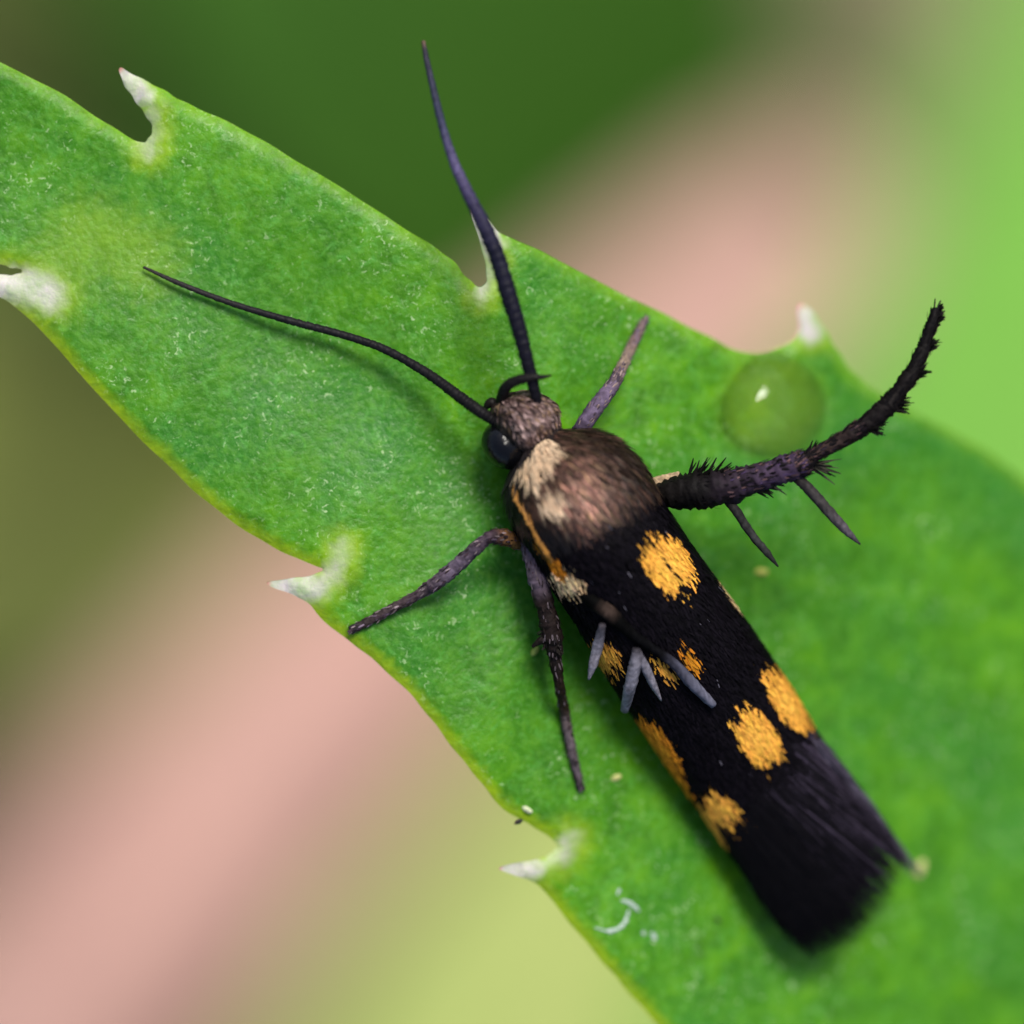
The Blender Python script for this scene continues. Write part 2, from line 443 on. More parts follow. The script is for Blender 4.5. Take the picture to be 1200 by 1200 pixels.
leaf_root = None
def main_leaf():
    global leaf_root
    top = catmull(TOP, 7); bot = catmull(BOT, 7)
    ol = np.vstack([top, bot[::-1][1:-1]])
    # tiny irregularities of the margin
    s = np.arange(len(ol))
    ol[:, 0] += .5 * np.sin(s * .9) + .4 * np.sin(s * .37 + 2); ol[:, 1] += .5 * np.sin(s * .77 + 1)
    keep = [0]
    for i in range(1, len(ol)):
        if np.linalg.norm(ol[i] - ol[keep[-1]]) > 2.0: keep.append(i)
    ol = ol[keep]
    n = len(ol)
    pts = []
    def inside(x, y):
        c = np.zeros(x.shape, bool)
        for i in range(n):
            x1, y1 = ol[i]; x2, y2 = ol[(i + 1) % n]
            if y1 == y2: continue
            c ^= ((y1 > y) != (y2 > y)) & (x < (x2 - x1) * (y - y1) / (y2 - y1) + x1)
        return c
    closed = np.vstack([ol, ol[:1]])
    gx, gy = np.meshgrid(np.arange(-40, 1240, 9.0), np.arange(-40, 1240, 9.0))
    cx, cy = np.meshgrid(np.arange(-900, 1820, 34.0), np.arange(-340, 1620, 34.0))
    far = (cx < -44) | (cx > 1244) | (cy < -44) | (cy > 1244)
    X = np.concatenate([gx.ravel(), cx[far]]); Y = np.concatenate([gy.ravel(), cy[far]])
    X = X + rng.uniform(-2.5, 2.5, X.shape); Y = Y + rng.uniform(-2.5, 2.5, Y.shape)
    m = inside(X, Y); X, Y = X[m], Y[m]
    d = polydist(X, Y, closed)
    m = d > 5.0; X, Y = X[m], Y[m]
    # extra rings of points hugging the margin, so that it rounds off smoothly
    co = [Vector((float(a), float(b))) for a, b in ol] + [Vector((float(a), float(b))) for a, b in zip(X, Y)]
    edges = [(i, (i + 1) % n) for i in range(n)]
    vo, eo, fo, ov, oe, of = delaunay_2d_cdt(co, edges, [], 1, 0.01)
    V = np.array([(p.x, p.y) for p in vo])
    d = polydist(V[:, 0], V[:, 1], closed)
    on = d < 0.2
    zt = leafz(V[:, 0], V[:, 1])
    R = 15.0
    q = np.clip(d / R, 0, 1)
    prof = 1 - (1 - q) ** 2
    EDGE = .075
    ztop = zt - EDGE * (1 - prof)
    q2 = np.clip(d / 90., 0, 1)
    zbot = zt - EDGE - .75 * np.sqrt(np.clip(1 - (1 - q2) ** 2, 0, 1))
    # pale and yellow zones
    white = np.zeros(len(V)); yel = np.zeros(len(V)); tip = np.zeros(len(V)); tid = np.full(len(V), -1)
    jit = 2.2 * np.sin(V[:, 0] * .31) + 2.2 * np.sin(V[:, 1] * .27 + V[:, 0] * .1)
    for i, (pl, r) in enumerate(TEETH):
        dd = polydist(V[:, 0], V[:, 1], pl) + jit * .6
        wv = 1 - smooth(r * .5, r * 1.6, dd)
        tid = np.where((wv > .5) & (wv > white), i, tid)
        white = np.maximum(white, wv)
        yel = np.maximum(yel, (1 - smooth(r * 1.0, r * 3.0, dd)) * .58)
        tip = np.maximum(tip, 1 - smooth(2, 8, np.hypot(V[:, 0] - pl[0][0], V[:, 1] - pl[0][1])))
    for pl, r in PALE:
        dd = polydist(V[:, 0], V[:, 1], pl) + jit
        white = np.maximum(white, (1 - smooth(r * .3, r * 1.5, dd)) * .55)
        yel = np.maximum(yel, (1 - smooth(r, r * 3.4, dd)) * .58)
    lower = smooth(0, 60, (V[:, 1] - 600) * .83 - (V[:, 0] - 600) * .56 + 20)   # lower margin is yellower, with its translucent glow painted in
    yel = np.maximum(yel, (1 - smooth(3, 16, d)) * (.25 + .70 * lower))
    # yellower patch along the midline near the left end
    yel = np.maximum(yel, .30 * (1 - smooth(15, 75, polydist(V[:, 0], V[:, 1], [(60, 330), (110, 275), (170, 300)]) + jit * 3)))
    yel = np.maximum(yel, .28 * (1 - smooth(40, 80, np.hypot(V[:, 0] - 905, V[:, 1] - 475))) )  # yellow tint that paints brighter light under the water drop
    N = len(V)
    top3 = P(V[:, 0], V[:, 1], ztop)
    idx_b = np.arange(N) + N
    bot3 = P(V[:, 0], V[:, 1], zbot)
    # weld the margin: bottom index = top index on the outline
    remap = np.where(on, np.arange(N), -1)
    nb = np.cumsum(~on) - 1 + N
    bidx = np.where(on, np.arange(N), nb)
    verts = np.vstack([top3, bot3[~on]])
    A = lambda a: np.concatenate([a, a[~on]])
    white, yel, tip, tid = A(white), A(yel), A(tip), A(tid)
    F = []
    for f in fo:
        f = list(f)
        a, b, c = V[f[0]], V[f[1]], V[f[2]]
        if (b[0] - a[0]) * (c[1] - a[1]) - (b[1] - a[1]) * (c[0] - a[0]) > 0: f = f[::-1]   # pixel y points down
        F.append(f)
        g = [bidx[i] for i in f[::-1]]
        if len(set(g)) == 3 and set(g) != set(f): F.append(g)
    F = np.array(F)
    # smooth normals of the whole leaf, shared by the pieces
    fn = np.cross(verts[F[:, 1]] - verts[F[:, 0]], verts[F[:, 2]] - verts[F[:, 0]])
    vn = np.zeros_like(verts)
    for k in range(3): np.add.at(vn, F[:, k], fn)
    tn = np.zeros_like(verts); up = fn[:, 2] > 0
    for k in range(3): np.add.at(tn, F[up][:, k], fn[up])
    on_all = np.concatenate([on, np.zeros(len(verts) - N, bool)])
    vn[on_all] = tn[on_all]
    vn /= np.linalg.norm(vn, axis=1)[:, None] + 1e-12
    ft = np.where((tid[F] >= 0).all(1), tid[F[:, 0]], -1)

    base = P(-900, -300, leafz(-900, -300) - .5)
    foot = np.array([base[0] - 6.0, base[1] + 2.0, GZ - 2.0])
    root = thing('toothed_succulent', 'green succulent plant whose pale toothed leaf carries the moth', 'plant', foot)
    def piece(name, mask, parent):
        ff = F[mask]; u, inv = np.unique(ff, return_inverse=True)
        o = obj(name, verts[u], inv.reshape(-1, 3), M_leaf, parent, origin=(0, 0, 0),
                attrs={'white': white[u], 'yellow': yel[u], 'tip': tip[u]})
        o.data.normals_split_custom_set_from_vertices([tuple(x) for x in vn[u]])
        return o
    lf = piece('leaf', ft < 0, root)
    lf['label'] = 'thick mottled green leaf with pale hooked teeth'
    for i in range(len(TEETH)):
        if (ft == i).any(): piece('tooth', ft == i, lf)
    pth = catmull([base + np.array([4., -1., -.2]), base, base + np.array([-4, 1.5, -4]), base + np.array([-6, 2, -20]), foot + np.array([0, 0, 60.]), foot], 8)
    vv, ff2 = tube(pth, np.concatenate([np.linspace(.5, 1.8, 16), np.linspace(1.9, 3.4, len(pth) - 16)]), 12)
    obj('stem', vv, ff2, M_gstalk, root)
    leaf_root = lf
    return lf
main_leaf()

# pale scars on the skin
M_scar = mat_col('dried_skin', .45, .5, 0, 0, .3, 10, .03)
def scar(pts, rads):
    p = catmull(pts, 6); r = np.interp(np.linspace(0, 1, len(p)), np.linspace(0, 1, len(rads)), rads) * PX
    p3 = P(p[:, 0], p[:, 1], leafz(p[:, 0], p[:, 1]) + .004)
    v, f = tube(p3, r * rng.uniform(.55, 1.05, len(r)), 8, .4, wob=.25)
    obj('scar', v, f, M_scar, leaf_root, col=(.46, .56, .50))
scar([(697, 1087), (712, 1091), (725, 1088), (733, 1079), (737, 1066)], [.8, 2.2, 2.6, 3.6, 1.0])
scar([(727, 1055), (738, 1058), (749, 1068)], [1.5, 3.0, 2.0])
scar([(763, 1093), (766, 1098), (769, 1101)], [3.0, 4.5, 2.5])
scar([(752, 1092), (754, 1094), (755, 1096)], [2.0, 2.5, 2.0])
scar([(723, 1049), (725, 1044), (727, 1042)], [1.5, 2.5, 1.6])

# ------------------------------------------------------------------ the moth
O_ = np.array([600., 470.]); dA = np.array([.553, .833]); nA = np.array([.833, -.553])
ROLL = math.radians(33)
def ab2px(a, b):
    return O_[0] + a * dA[0] + b * nA[0], O_[1] + a * dA[1] + b * nA[1]
def px2ab(px, py):
    x = np.asarray(px, float) - O_[0]; y = np.asarray(py, float) - O_[1]
    return x * dA[0] + y * dA[1], x * nA[0] + y * nA[1]

def table(rows):
    r = np.array(rows, float)
    def smooth_interp(x, k):
        # monotone-ish cubic through the table
        xs, ys = r[:, 0], r[:, k]
        m = np.gradient(ys, xs)
        x = np.clip(np.asarray(x, float), xs[0], xs[-1])
        i = np.clip(np.searchsorted(xs, x) - 1, 0, len(xs) - 2)
        h = xs[i + 1] - xs[i]; t = (x - xs[i]) / h
        return (2 * t ** 3 - 3 * t ** 2 + 1) * ys[i] + (t ** 3 - 2 * t ** 2 + t) * h * m[i] + (-2 * t ** 3 + 3 * t ** 2) * ys[i + 1] + (t ** 3 - t ** 2) * h * m[i + 1]
    return smooth_interp

#            a     W(px)  H(mm)  zc(mm)  b0
WING = table([(90, 60, .60, .42, 0), (150, 76, .70, .42, 0), (200, 80, .74, .33, 0), (250, 80, .72, .16, 0), (350, 84, .68, -.22, 0), (450, 84, .58, -.68, 1),
              (550, 81, .46, -1.04, 0), (620, 83, .38, -1.28, 0), (700, 82, .28, -1.55, 0), (740, 74, .22, -1.68, 0)])
BODY = table([(-14, 3, .03, .48, -8), (-8, 16, .17, .49, -8), (4, 28, .32, .50, -4), (20, 35, .42, .50, 0), (34, 37, .45, .49, 2), (48, 34, .40, .46, 0), (58, 31, .34, .42, -1),
              (66, 40, .44, .41, -2), (78, 56, .58, .42, -2), (95, 69, .70, .43, 0), (120, 78, .79, .43, 2), (150, 81, .80, .41, 3), (180, 80, .77, .36, 2), (205, 75, .70, .30, 1),
              (250, 66, .60, .14, 0), (350, 66, .52, -.24, 0), (450, 56, .40, -.70, 0), (540, 34, .24, -1.14, 0), (575, 4, .04, -1.30, 0)])

def surf(T, a, phi):
    """phi measured from straight up, towards +n"""
    W, H, zc, b0 = (T(a, k) for k in (1, 2, 3, 4))
    b = b0 + W * np.sin(phi)
    px, py = ab2px(a, b)
    return P(px, py, zc + H * np.cos(phi)), b

def frame(T, a, phi):
    p, b = surf(T, a, phi)
    pa, _ = surf(T, a + 2.0, phi); pp, _ = surf(T, a, phi + .03)
    da = pa - p; dp = pp - p
    n = np.cross(dp, da)
    n /= np.linalg.norm(n, axis=-1)[..., None] + 1e-12
    # outward
    c = P(*ab2px(a, T(a, 4)), T(a, 3))
    sgn = np.sign(((p - c) * n).sum(-1)); n = n * np.where(sgn == 0, 1, sgn)[..., None]
    return p, b, da / (np.linalg.norm(da, axis=-1)[..., None] + 1e-12), dp / (np.linalg.norm(dp, axis=-1)[..., None] + 1e-12), n

def surfz(px, py, T=WING):
    a, b = px2ab(px, py)
    s = np.clip(b / T(a, 1), -1, 1)
    return T(a, 3) + T(a, 2) * np.sqrt(np.clip(1 - s * s, 0, 1))

moth_base = P(690, 600, leafz(690, 600))
moth = thing('moth', 'small black moth with orange spots and bronze thorax resting on toothed leaf', 'moth', moth_base)

BLACK = np.array([.0024, .0020, .0026])
ORANGE = np.array([.88, .40, .060]); DEEP = np.array([.72, .25, .02]); CREAM = np.array([.90, .58, .32])
SPOTS = [  # centre a, b, half-length, half-width, colour, side (-1 left wing, 1 right wing, 0 both)
    (250, 45, 39, 28, ORANGE, 0), (477, 21, 38, 24, ORANGE, -1), (461, 73, 44, 18, ORANGE, 1), (535, -63, 33, 24, ORANGE, -1),
    (425, -79, 42, 15, DEEP, -1), (468, -83, 30, 8, DEEP, -1), (301, -72, 22, 15, ORANGE * .9, -1), (206, -63, 15, 17, CREAM, -1), (349, -24, 20, 8, ORANGE * .8, -1), (359, 6, 14, 9, DEEP * .8, -1),
    (318, 84, 26, 3.5, CREAM * .9, 1)]
def wing_color(a, b, side, jitter=0.0):
    a = np.asarray(a, float); b = np.asarray(b, float)
    a2 = a + jitter * rng.standard_normal(a.shape) * 1.4; b2 = b + jitter * .22 * rng.standard_normal(a.shape)
    col = np.tile(BLACK, a.shape + (1,))
    for ca, cb, la, lb, c, sdn in SPOTS:
        if sdn and sdn != side: continue
        la, lb = la * .93, lb * .92
        wob = 1 + .10 * np.sin(np.arctan2((b2 - cb) / lb, (a2 - ca) / la) * 5 + ca)
        m = (abs((a2 - ca) / la) ** 2.3 + abs((b2 - cb) / lb) ** 2.3) < wob
        cen = np.exp(-(((a2 - ca) / la) ** 2 + ((b2 - cb) / lb) ** 2) * 1.6)[..., None]
        cc_ = c * np.array([1.02, 1 + .0, .9]) * (1 - cen) + c * np.array([1.06, 1.22, 1.25]) * cen
        col[m] = cc_[m]
    seam = abs(b - .545 * WING(a, 1)) < .9
    col[seam] = BLACK
    # orange stripe along the flank under the wing root
    px, py = ab2px(a, b)
    st = polydist(px, py, [(607, 575), (616, 600), (632, 632), (646, 650), (654, 664)]) < 6.0
    if side < 0: col[st] = DEEP * .85
    return col

def wing(side):
    lo, hi = (math.radians(-118), math.radians(1.5)) if side < 0 else (math.radians(-.5), math.radians(72))
    na, nt_ = 110, 40
    aa = np.linspace(95, 640, na); tt = np.linspace(0, 1, nt_)
    A_, T_ = np.meshgrid(aa, tt, indexing='ij')
    # lower edge lifts towards the apex
    l = lo + (math.radians(18) if side < 0 else 0) * smooth(480, 640, A_) * (1 if side < 0 else 0)
    th = l + (hi - l) * T_
    ph = th + ROLL
    p, b, da, dp, n = frame(WING, A_, ph)
    p = p + n * (.012 * np.sin(A_ / 7.0 + T_ * 9) * 0 + .010 * np.sin(th * 14))[..., None] + n * (.012 if side < 0 else .0)
    thick = .018
    col = wing_color(A_, b, side)
    N = na * nt_
    v = np.vstack([p.reshape(-1, 3), (p - n * thick).reshape(-1, 3)]); c = np.vstack([col.reshape(-1, 3)] * 2)
    f = []
    for i in range(na - 1):
        for j in range(nt_ - 1):
            q = [i * nt_ + j, (i + 1) * nt_ + j, (i + 1) * nt_ + j + 1, i * nt_ + j + 1]
            f.append(q); f.append([x + N for x in q[::-1]])
    rim = [i * nt_ for i in range(na)] + [(na - 1) * nt_ + j for j in range(1, nt_)] + [i * nt_ + nt_ - 1 for i in range(na - 2, -1, -1)] + [j for j in range(nt_ - 2, 0, -1)]
    for x, y in zip(rim, rim[1:] + rim[:1]): f.append([x, x + N, y + N, y])
    o = obj('forewing', v, f, M_wing, moth, col=c)
    # overlapping scales
    n_s = 15000 if side < 0 else 8500
    a = rng.uniform(100, 636, n_s); t = rng.uniform(0, 1, n_s)
    l = lo + (math.radians(18) if side < 0 else 0) * smooth(480, 640, a)
    th = l + (hi - l) * t
    p, b, da, dp, nn = frame(WING, a, th + ROLL)
    col = wing_color(a, b, side, 4.5)
    lum = rng.uniform(.55, 1.12, n_s)[:, None]
    hue = rng.uniform(-.10, .12, n_s)
    bright = col.sum(1) > .1
    c = col * lum; c[:, 1] *= 1 + np.where(bright, hue, 0)
    dark = ~bright
    c[dark] = BLACK * rng.uniform(.5, 2.2, (dark.sum(), 1)) * np.array([1, .9, 1.15])
    gl = dark & (rng.uniform(size=n_s) < .0022)
    c[gl] = (.16, .15, .19)  # a few dark scales painted pale as glints
    dirv = da + dp * rng.normal(0, .16, n_s)[:, None]
    L = rng.uniform(.11, .20, n_s); W_ = rng.uniform(.016, .032, n_s)
    W_[gl] = .011
    v, f, cc = blades(p + nn * (.014 if side < 0 else .004), dirv, nn + .15 * rng.standard_normal((n_s, 3)), L, W_, rng.uniform(.010, .034, n_s), c, tip=.55)
    obj('wing_scales', v, f, M_scale, o, col=cc, kind='stuff')
    return o

def fringe(side, parent):
    n = 2200 if side < 0 else 600
    lo, hi = (math.radians(-100), math.radians(-2)) if side < 0 else (math.radians(2), math.radians(48))
    th = rng.uniform(lo, hi, n); ph = th + ROLL
    a0 = rng.uniform(535, 645, n) - (20 if side > 0 else 0)
    p, b, da, dp, nn = frame(WING, a0, ph)
    # where the hair ends
    seg = 8
    u = np.linspace(0, 1, seg)
    b0 = b
    slope = np.interp(b0, [-85, -40, 20, 60, 90], [.02, .10, .30, .22, .10]) + rng.normal(0, .05, n)
    bend = np.clip(b0 + slope * 110, -85, 86)
    a_end = np.interp(bend, [-95, -84, -70, -19, 37, 79, 95], [632, 668, 712, 728, 708, 684, 690]) + 26 - np.minimum(rng.exponential(30, n), 95)
    a_end = np.where(a0 > a_end - 30, a0 + 30, a_end)
    A_ = a0[:, None] + (a_end - a0)[:, None] * u
    B_ = np.clip(b0[:, None] + slope[:, None] * (A_ - a0[:, None]), -.995 * WING(A_, 1), .995 * WING(A_, 1))
    PH = np.where(np.abs(ph)[:, None] > 1.5, ph[:, None], np.arcsin(np.clip((B_ - WING(A_, 4)) / WING(A_, 1), -1, 1)))
    p, b, da, dp, nn = frame(WING, A_, PH)
    p = p + nn * (.03 + .05 * rng.uniform(0, 1, (n, 1)) * np.sin(u * 3.0) + .02 * rng.standard_normal((n, 1)) * u)[..., None]
    wd = rng.uniform(.005, .012, n)[:, None] * (1 - u ** 1.5 * .92)
    sdv = dp
    v = np.stack([p - sdv * wd[..., None], p + sdv * wd[..., None]], 2).reshape(-1, 3)
    f = []
    for i in range(n):
        for k in range(seg - 1):
            q = (i * seg + k) * 2
            f.append((q, q + 1, q + 3, q + 2))
    base = np.where((rng.uniform(size=n) < (.22 if side < 0 else .5))[:, None], np.array([.040, .031, .050]), np.array([.005, .004, .006])) * rng.uniform(.5, 1.5, (n, 1))
    lowside = smooth(-30, 30, b[:, 0])[:, None]
    base = base * lowside + np.array([.003, .0025, .0035]) * (1 - lowside)
    c = np.repeat(base, seg * 2, axis=0)
    obj('fringe', v, f, M_fringe, parent, col=c, kind='stuff')

def hindwing():
    # narrow greyish folded hindwing that shows past the right forewing
    L_ = catmull([(944, 852), (955, 882), (985, 930), (1018, 972), (1046, 1000)], 8)
    R_ = catmull([(949, 850), (977, 884), (1010, 926), (1040, 970), (1066, 1004)], 8)
    n = len(L_); t = np.linspace(0, 1, n)
    m = 9; v = []; c = []
    for i in range(n):
        for j in range(m):
            s = j / (m - 1); q = L_[i] * (1 - s) + R_[i] * s
            z = np.interp(t[i], [0, .5, 1], [-.80, -1.05, -1.65]) + .10 * math.sin(math.pi * s) - .12 * s + .012 * math.sin(s * 25)
            v.append(P(q[0], q[1], z)); k = .6 + .6 * math.sin(s * 9 + t[i] * 3) ** 2
            c.append(np.array([.17, .14, .19]) * k * (.25 + .75 * t[i]))
    v = np.array(v); N = len(v)
    f = [(i * m + j, (i + 1) * m + j, (i + 1) * m + j + 1, i * m + j + 1) for i in range(n - 1) for j in range(m - 1)]
    v2 = v - np.array([0, 0, .02])
    f2 = [tuple(x + N for x in q[::-1]) for q in f]
    rim = [i * m for i in range(n)] + [(n - 1) * m + j for j in range(1, m)] + [i * m + m - 1 for i in range(n - 2, -1, -1)] + [j for j in range(m - 2, 0, -1)]
    f3 = [(x, x + N, y + N, y) for x, y in zip(rim, rim[1:] + rim[:1])]
    o = obj('hindwing', np.vstack([v, v2]), f + f2 + f3, M_fringe, moth, col=np.vstack([c, c]))
    # its own hair fringe
    k = 260
    i = rng.integers(4, n - 1, k); s = rng.uniform(0, 1, k)
    q = L_[i] * (1 - s[:, None]) + R_[i] * s[:, None]; z = np.interp(t[i], [0, .5, 1], [-.48, -1.0, -1.60])
    base = P(q[:, 0], q[:, 1], z)
    e = P(q[:, 0] + 30 + rng.normal(0, 3, k), q[:, 1] + 42 + rng.normal(0, 3, k), z - .25)
    dv = e - base
    vv, ff, cc = blades(base, dv, np.tile([.2, .2, 1.0], (k, 1)), rng.uniform(.25, .55, k), rng.uniform(.010, .018, k), .01,
                        np.array([[.10, .085, .12]]) * rng.uniform(.3, 1.2, (k, 1)), tip=.1)
    obj('fringe', vv, ff, M_fringe, o, col=cc, kind='stuff')

def body():
    aa = np.concatenate([np.linspace(-14, 80, 40), np.linspace(84, 575, 70)]); nph = 40
    ph = np.linspace(-math.pi, math.pi, nph, endpoint=False)
    A_, PH = np.meshgrid(aa, ph, indexing='ij')
    p, b = surf(BODY, A_, PH)
    col = np.tile(np.array([.030, .020, .018]), A_.shape + (1,))
    col[A_ > 200] = BLACK
    under = np.cos(PH) < -.1
    col[under & (A_ > 70)] = (.05, .03, .01)
    px, py = ab2px(A_, b)
    st = (polydist(px, py, [(605, 570), (616, 600), (632, 632), (650, 655), (664, 682)]) < 8) & (np.cos(PH) > -.6)
    col[st] = DEEP * .9
    # pale cheeks below the eye
    ck = (np.hypot(px - 574, py - 512) < 14)
    col[ck] = (.62, .38, .12)
    na = len(aa)
    f = []
    for i in range(na - 1):
        for j in range(nph):
            k = (j + 1) % nph
            f.append((i * nph + j, (i + 1) * nph + j, (i + 1) * nph + k, i * nph + k))
    f.append(tuple(range(nph))); f.append(tuple((na - 1) * nph + j for j in range(nph))[::-1])
    o = obj('body', p.reshape(-1, 3), f, M_body, moth, col=col.reshape(-1, 3))
    o['label'] = 'bronze furred head and thorax tapering under the wings'
    # bronze hair-like scales on the thorax
    def coat(n, a0, a1, p0, p1, L, Wd, lift, shade, name, spread=.16):
        a = rng.uniform(a0, a1, n); ph = rng.uniform(p0, p1, n)
        p, b, da, dp, nn = frame(BODY, a, ph)
        c, keep = shade(a, b, ph)
        k = keep
        v, f, cc = blades(p[k], (da + dp * rng.normal(0, spread, n)[:, None])[k], (nn + .25 * rng.standard_normal((n, 3)))[k], rng.uniform(*L, n)[k], rng.uniform(*Wd, n)[k],
                          rng.uniform(*lift, n)[k], c[k], tip=.3)
        obj(name, v, f, M_hair, o, col=cc, kind='stuff')
    def shade_thorax(a, b, ph):
        n = len(a)
        pal = np.array([[.16, .090, .072], [.24, .14, .115], [.34, .21, .17], [.10, .056, .043], [.26, .18, .11], [.055, .030, .027]])
        c = pal[rng.integers(0, len(pal), n)] * rng.uniform(.7, 1.25, (n, 1))
        # painted sheen: centre of the back is paler, rim darker brown
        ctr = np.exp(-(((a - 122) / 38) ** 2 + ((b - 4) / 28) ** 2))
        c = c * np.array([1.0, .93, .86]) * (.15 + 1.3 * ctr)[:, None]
        hl = rng.uniform(size=n) < .26  # random strands brightened below as painted highlights
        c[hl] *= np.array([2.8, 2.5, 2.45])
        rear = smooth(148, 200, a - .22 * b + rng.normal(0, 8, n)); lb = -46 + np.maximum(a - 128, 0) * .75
        low = smooth(-14, 12, lb - b + rng.normal(0, 5, n))  # left flank goes dark: black scales, and shading painted in
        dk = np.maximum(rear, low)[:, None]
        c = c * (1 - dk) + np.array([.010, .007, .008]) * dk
        cr1 = (abs(a + 4 - (73 - .33 * b)) < 12) & (b > -38) & (b < 12)
        cr2 = ((a - 112) / 13) ** 2 + ((b + 27) / 15) ** 2 < 1
        cr = cr1 | cr2
        c[cr] = np.array([.95, .70, .46]) * rng.uniform(.75, 1.1, (cr.sum(), 1))
        bd = (abs(a - (94 - .30 * b)) < 7) & (b < 0) & ~cr2
        c[bd] = np.array([.09, .045, .030]) * rng.uniform(.6, 1.3, (bd.sum(), 1))
        neck = a < 66 - .33 * b
        c[neck & ~cr1] = np.array([.022, .018, .020]) * rng.uniform(.5, 1.5, ((neck & ~cr1).sum(), 1))
        return c, np.ones(n, bool)
    R = math.radians
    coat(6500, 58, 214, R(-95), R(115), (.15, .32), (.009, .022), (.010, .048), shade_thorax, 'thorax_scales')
    def shade_head(a, b, ph):
        n = len(a)
        pal = np.array([[.22, .14, .13], [.42, .29, .27], [.11, .065, .06], [.05, .03, .028], [.26, .16, .10]])
        c = pal[rng.integers(0, len(pal), n)] * rng.uniform(.6, 1.2, (n, 1))
        low = 1 - smooth(-26, -8, b + rng.normal(0, 3, n))
        c = c * (1 - low[:, None]) + np.array([.012, .010, .010]) * low[:, None]
        bk = smooth(44, 56, a)[:, None]
        c = c * (1 - bk) + np.array([.02, .016, .016]) * bk
        return c, np.ones(n, bool)
    coat(1300, -6, 56, R(-80), R(110), (.07, .14), (.018, .040), (.006, .030), shade_head, 'head_scales', .35)
    return o
bodyo = body()

def ellipsoid(c, r, nu=24, nv=16, rotz=0.0):
    v = []; f = []
    for i in range(nv + 1):
        th = math.pi * i / nv
        for j in range(nu):
            ph = 2 * math.pi * j / nu
            x, y, z = r[0] * math.sin(th) * math.cos(ph), r[1] * math.sin(th) * math.sin(ph), r[2] * math.cos(th)
            v.append((c[0] + x * math.cos(rotz) - y * math.sin(rotz), c[1] + x * math.sin(rotz) + y * math.cos(rotz), c[2] + z))
    for i in range(nv):
        for j in range(nu):
            k = (j + 1) % nu
            f.append((i * nu + j, (i + 1) * nu + j, (i + 1) * nu + k, i * nu + k))
    return np.array(v), f

for (ex, ey, ez, ek) in ((591, 522, .52, 1), (632, 490, .15, .75)):
    v, f = ellipsoid(P(ex, ey, ez), (.25 * ek, .30 * ek, .28 * ek), rotz=math.radians(35))
    obj('eye', v, f, M_eye, moth)

wl = wing(-1); wr = wing(1)
fringe(-1, wl); fringe(1, wr)
hindwing()

# ---- antennae, palps
def limb(name, pts, rads, mat, parent, col, sides=12, n=8, wob=.05, rings=0, squash=1.0, ringamp=.12):
    """pts: (px, py, z mm); rads in px"""
    p = catmull([(x, y, z * 100) for x, y, z in pts], n)
    r = np.interp(np.linspace(0, 1, len(p)), np.linspace(0, 1, len(rads)), rads) * PX
    if rings:
        tt = np.linspace(0, 1, len(p)); r = r * (1 - ringamp * .5 + ringamp * ((tt * rings) % 1.0))
    p3 = P(p[:, 0], p[:, 1], p[:, 2] / 100)
    v, f = tube(p3, r, sides, squash, wob=wob)
    t = np.repeat(np.linspace(0, 1, len(p)), sides)
    c = col(t) if callable(col) else np.tile(np.asarray(col, float), (len(v), 1))
    c = c * rng.uniform(.6, 1.35, (len(v), 1))
    o = obj(name, v, f, mat, parent, col=c)
    return o, p3, r

def lerp_col(stops):
    xs = [s[0] for s in stops]; cs = np.array([s[1] for s in stops], float)
    return lambda t: np.stack([np.interp(t, xs, cs[:, k]) for k in range(3)], -1)

M_ant = mat_col('antenna_scales', .5, .10, 0, 0, .3, 18, .015)
limb('antenna', [(630, 472, .78), (620, 432, .95), (608, 385, 1.05), (596, 345, 1.08), (583, 302, 1.1), (566, 262, 1.1), (548, 226, 1.05), (532, 190, 1.0), (519, 150, .95), (508, 105, .9), (500, 70, .85), (496, 48, .8)],
     [6, 7.5, 9, 10, 9.6, 8.8, 7.0, 5.8, 4.8, 4.0, 3.4, 2.4], M_ant, moth,
     lerp_col([(0, (.008, .007, .010)), (.38, (.010, .010, .022)), (.5, (.030, .026, .060)), (.62, (.09, .075, .16)), (.75, (.035, .04, .075)), (.95, (.03, .028, .04)), (1, (.14, .09, .06))]), n=30, rings=46, ringamp=.08)  # purple sheen of the middle part is put into the colour
limb('antenna', [(584, 496, .62), (562, 482, .70), (540, 466, .60), (500, 437, .42), (450, 409, .27), (400, 392, .19), (340, 376, .14), (270, 355, .11), (210, 332, .10), (168, 313, .08)],
     [6, 7, 6.8, 5.6, 4.8, 4.6, 4.4, 3.6, 3.0, 1.6], M_ant, moth, lerp_col([(0, (.008, .007, .008)), (.7, (.012, .011, .013)), (1, (.03, .025, .025))]), n=36, rings=52, ringamp=.10)
limb('palp', [(590, 482, .55), (588, 470, .62), (592, 455, .80), (603, 447, .92), (622, 442, .98), (634, 442, .98), (646, 440, .95)], [6.5, 6.8, 6.5, 6, 5, 3.0, 1.2], M_ant, moth, (.010, .009, .009))
limb('palp', [(584, 480, .48), (577, 472, .52), (572, 474, .50), (568, 480, .42)], [5, 6, 5, 2], M_ant, moth, (.012, .010, .009))
# tiny tongue base between the palps
limb('proboscis', [(590, 486, .56), (583, 482, .60), (579, 486, .52), (576, 494, .40)], [4, 4.5, 4, 2.5], M_ant, moth, (.30, .22, .12))

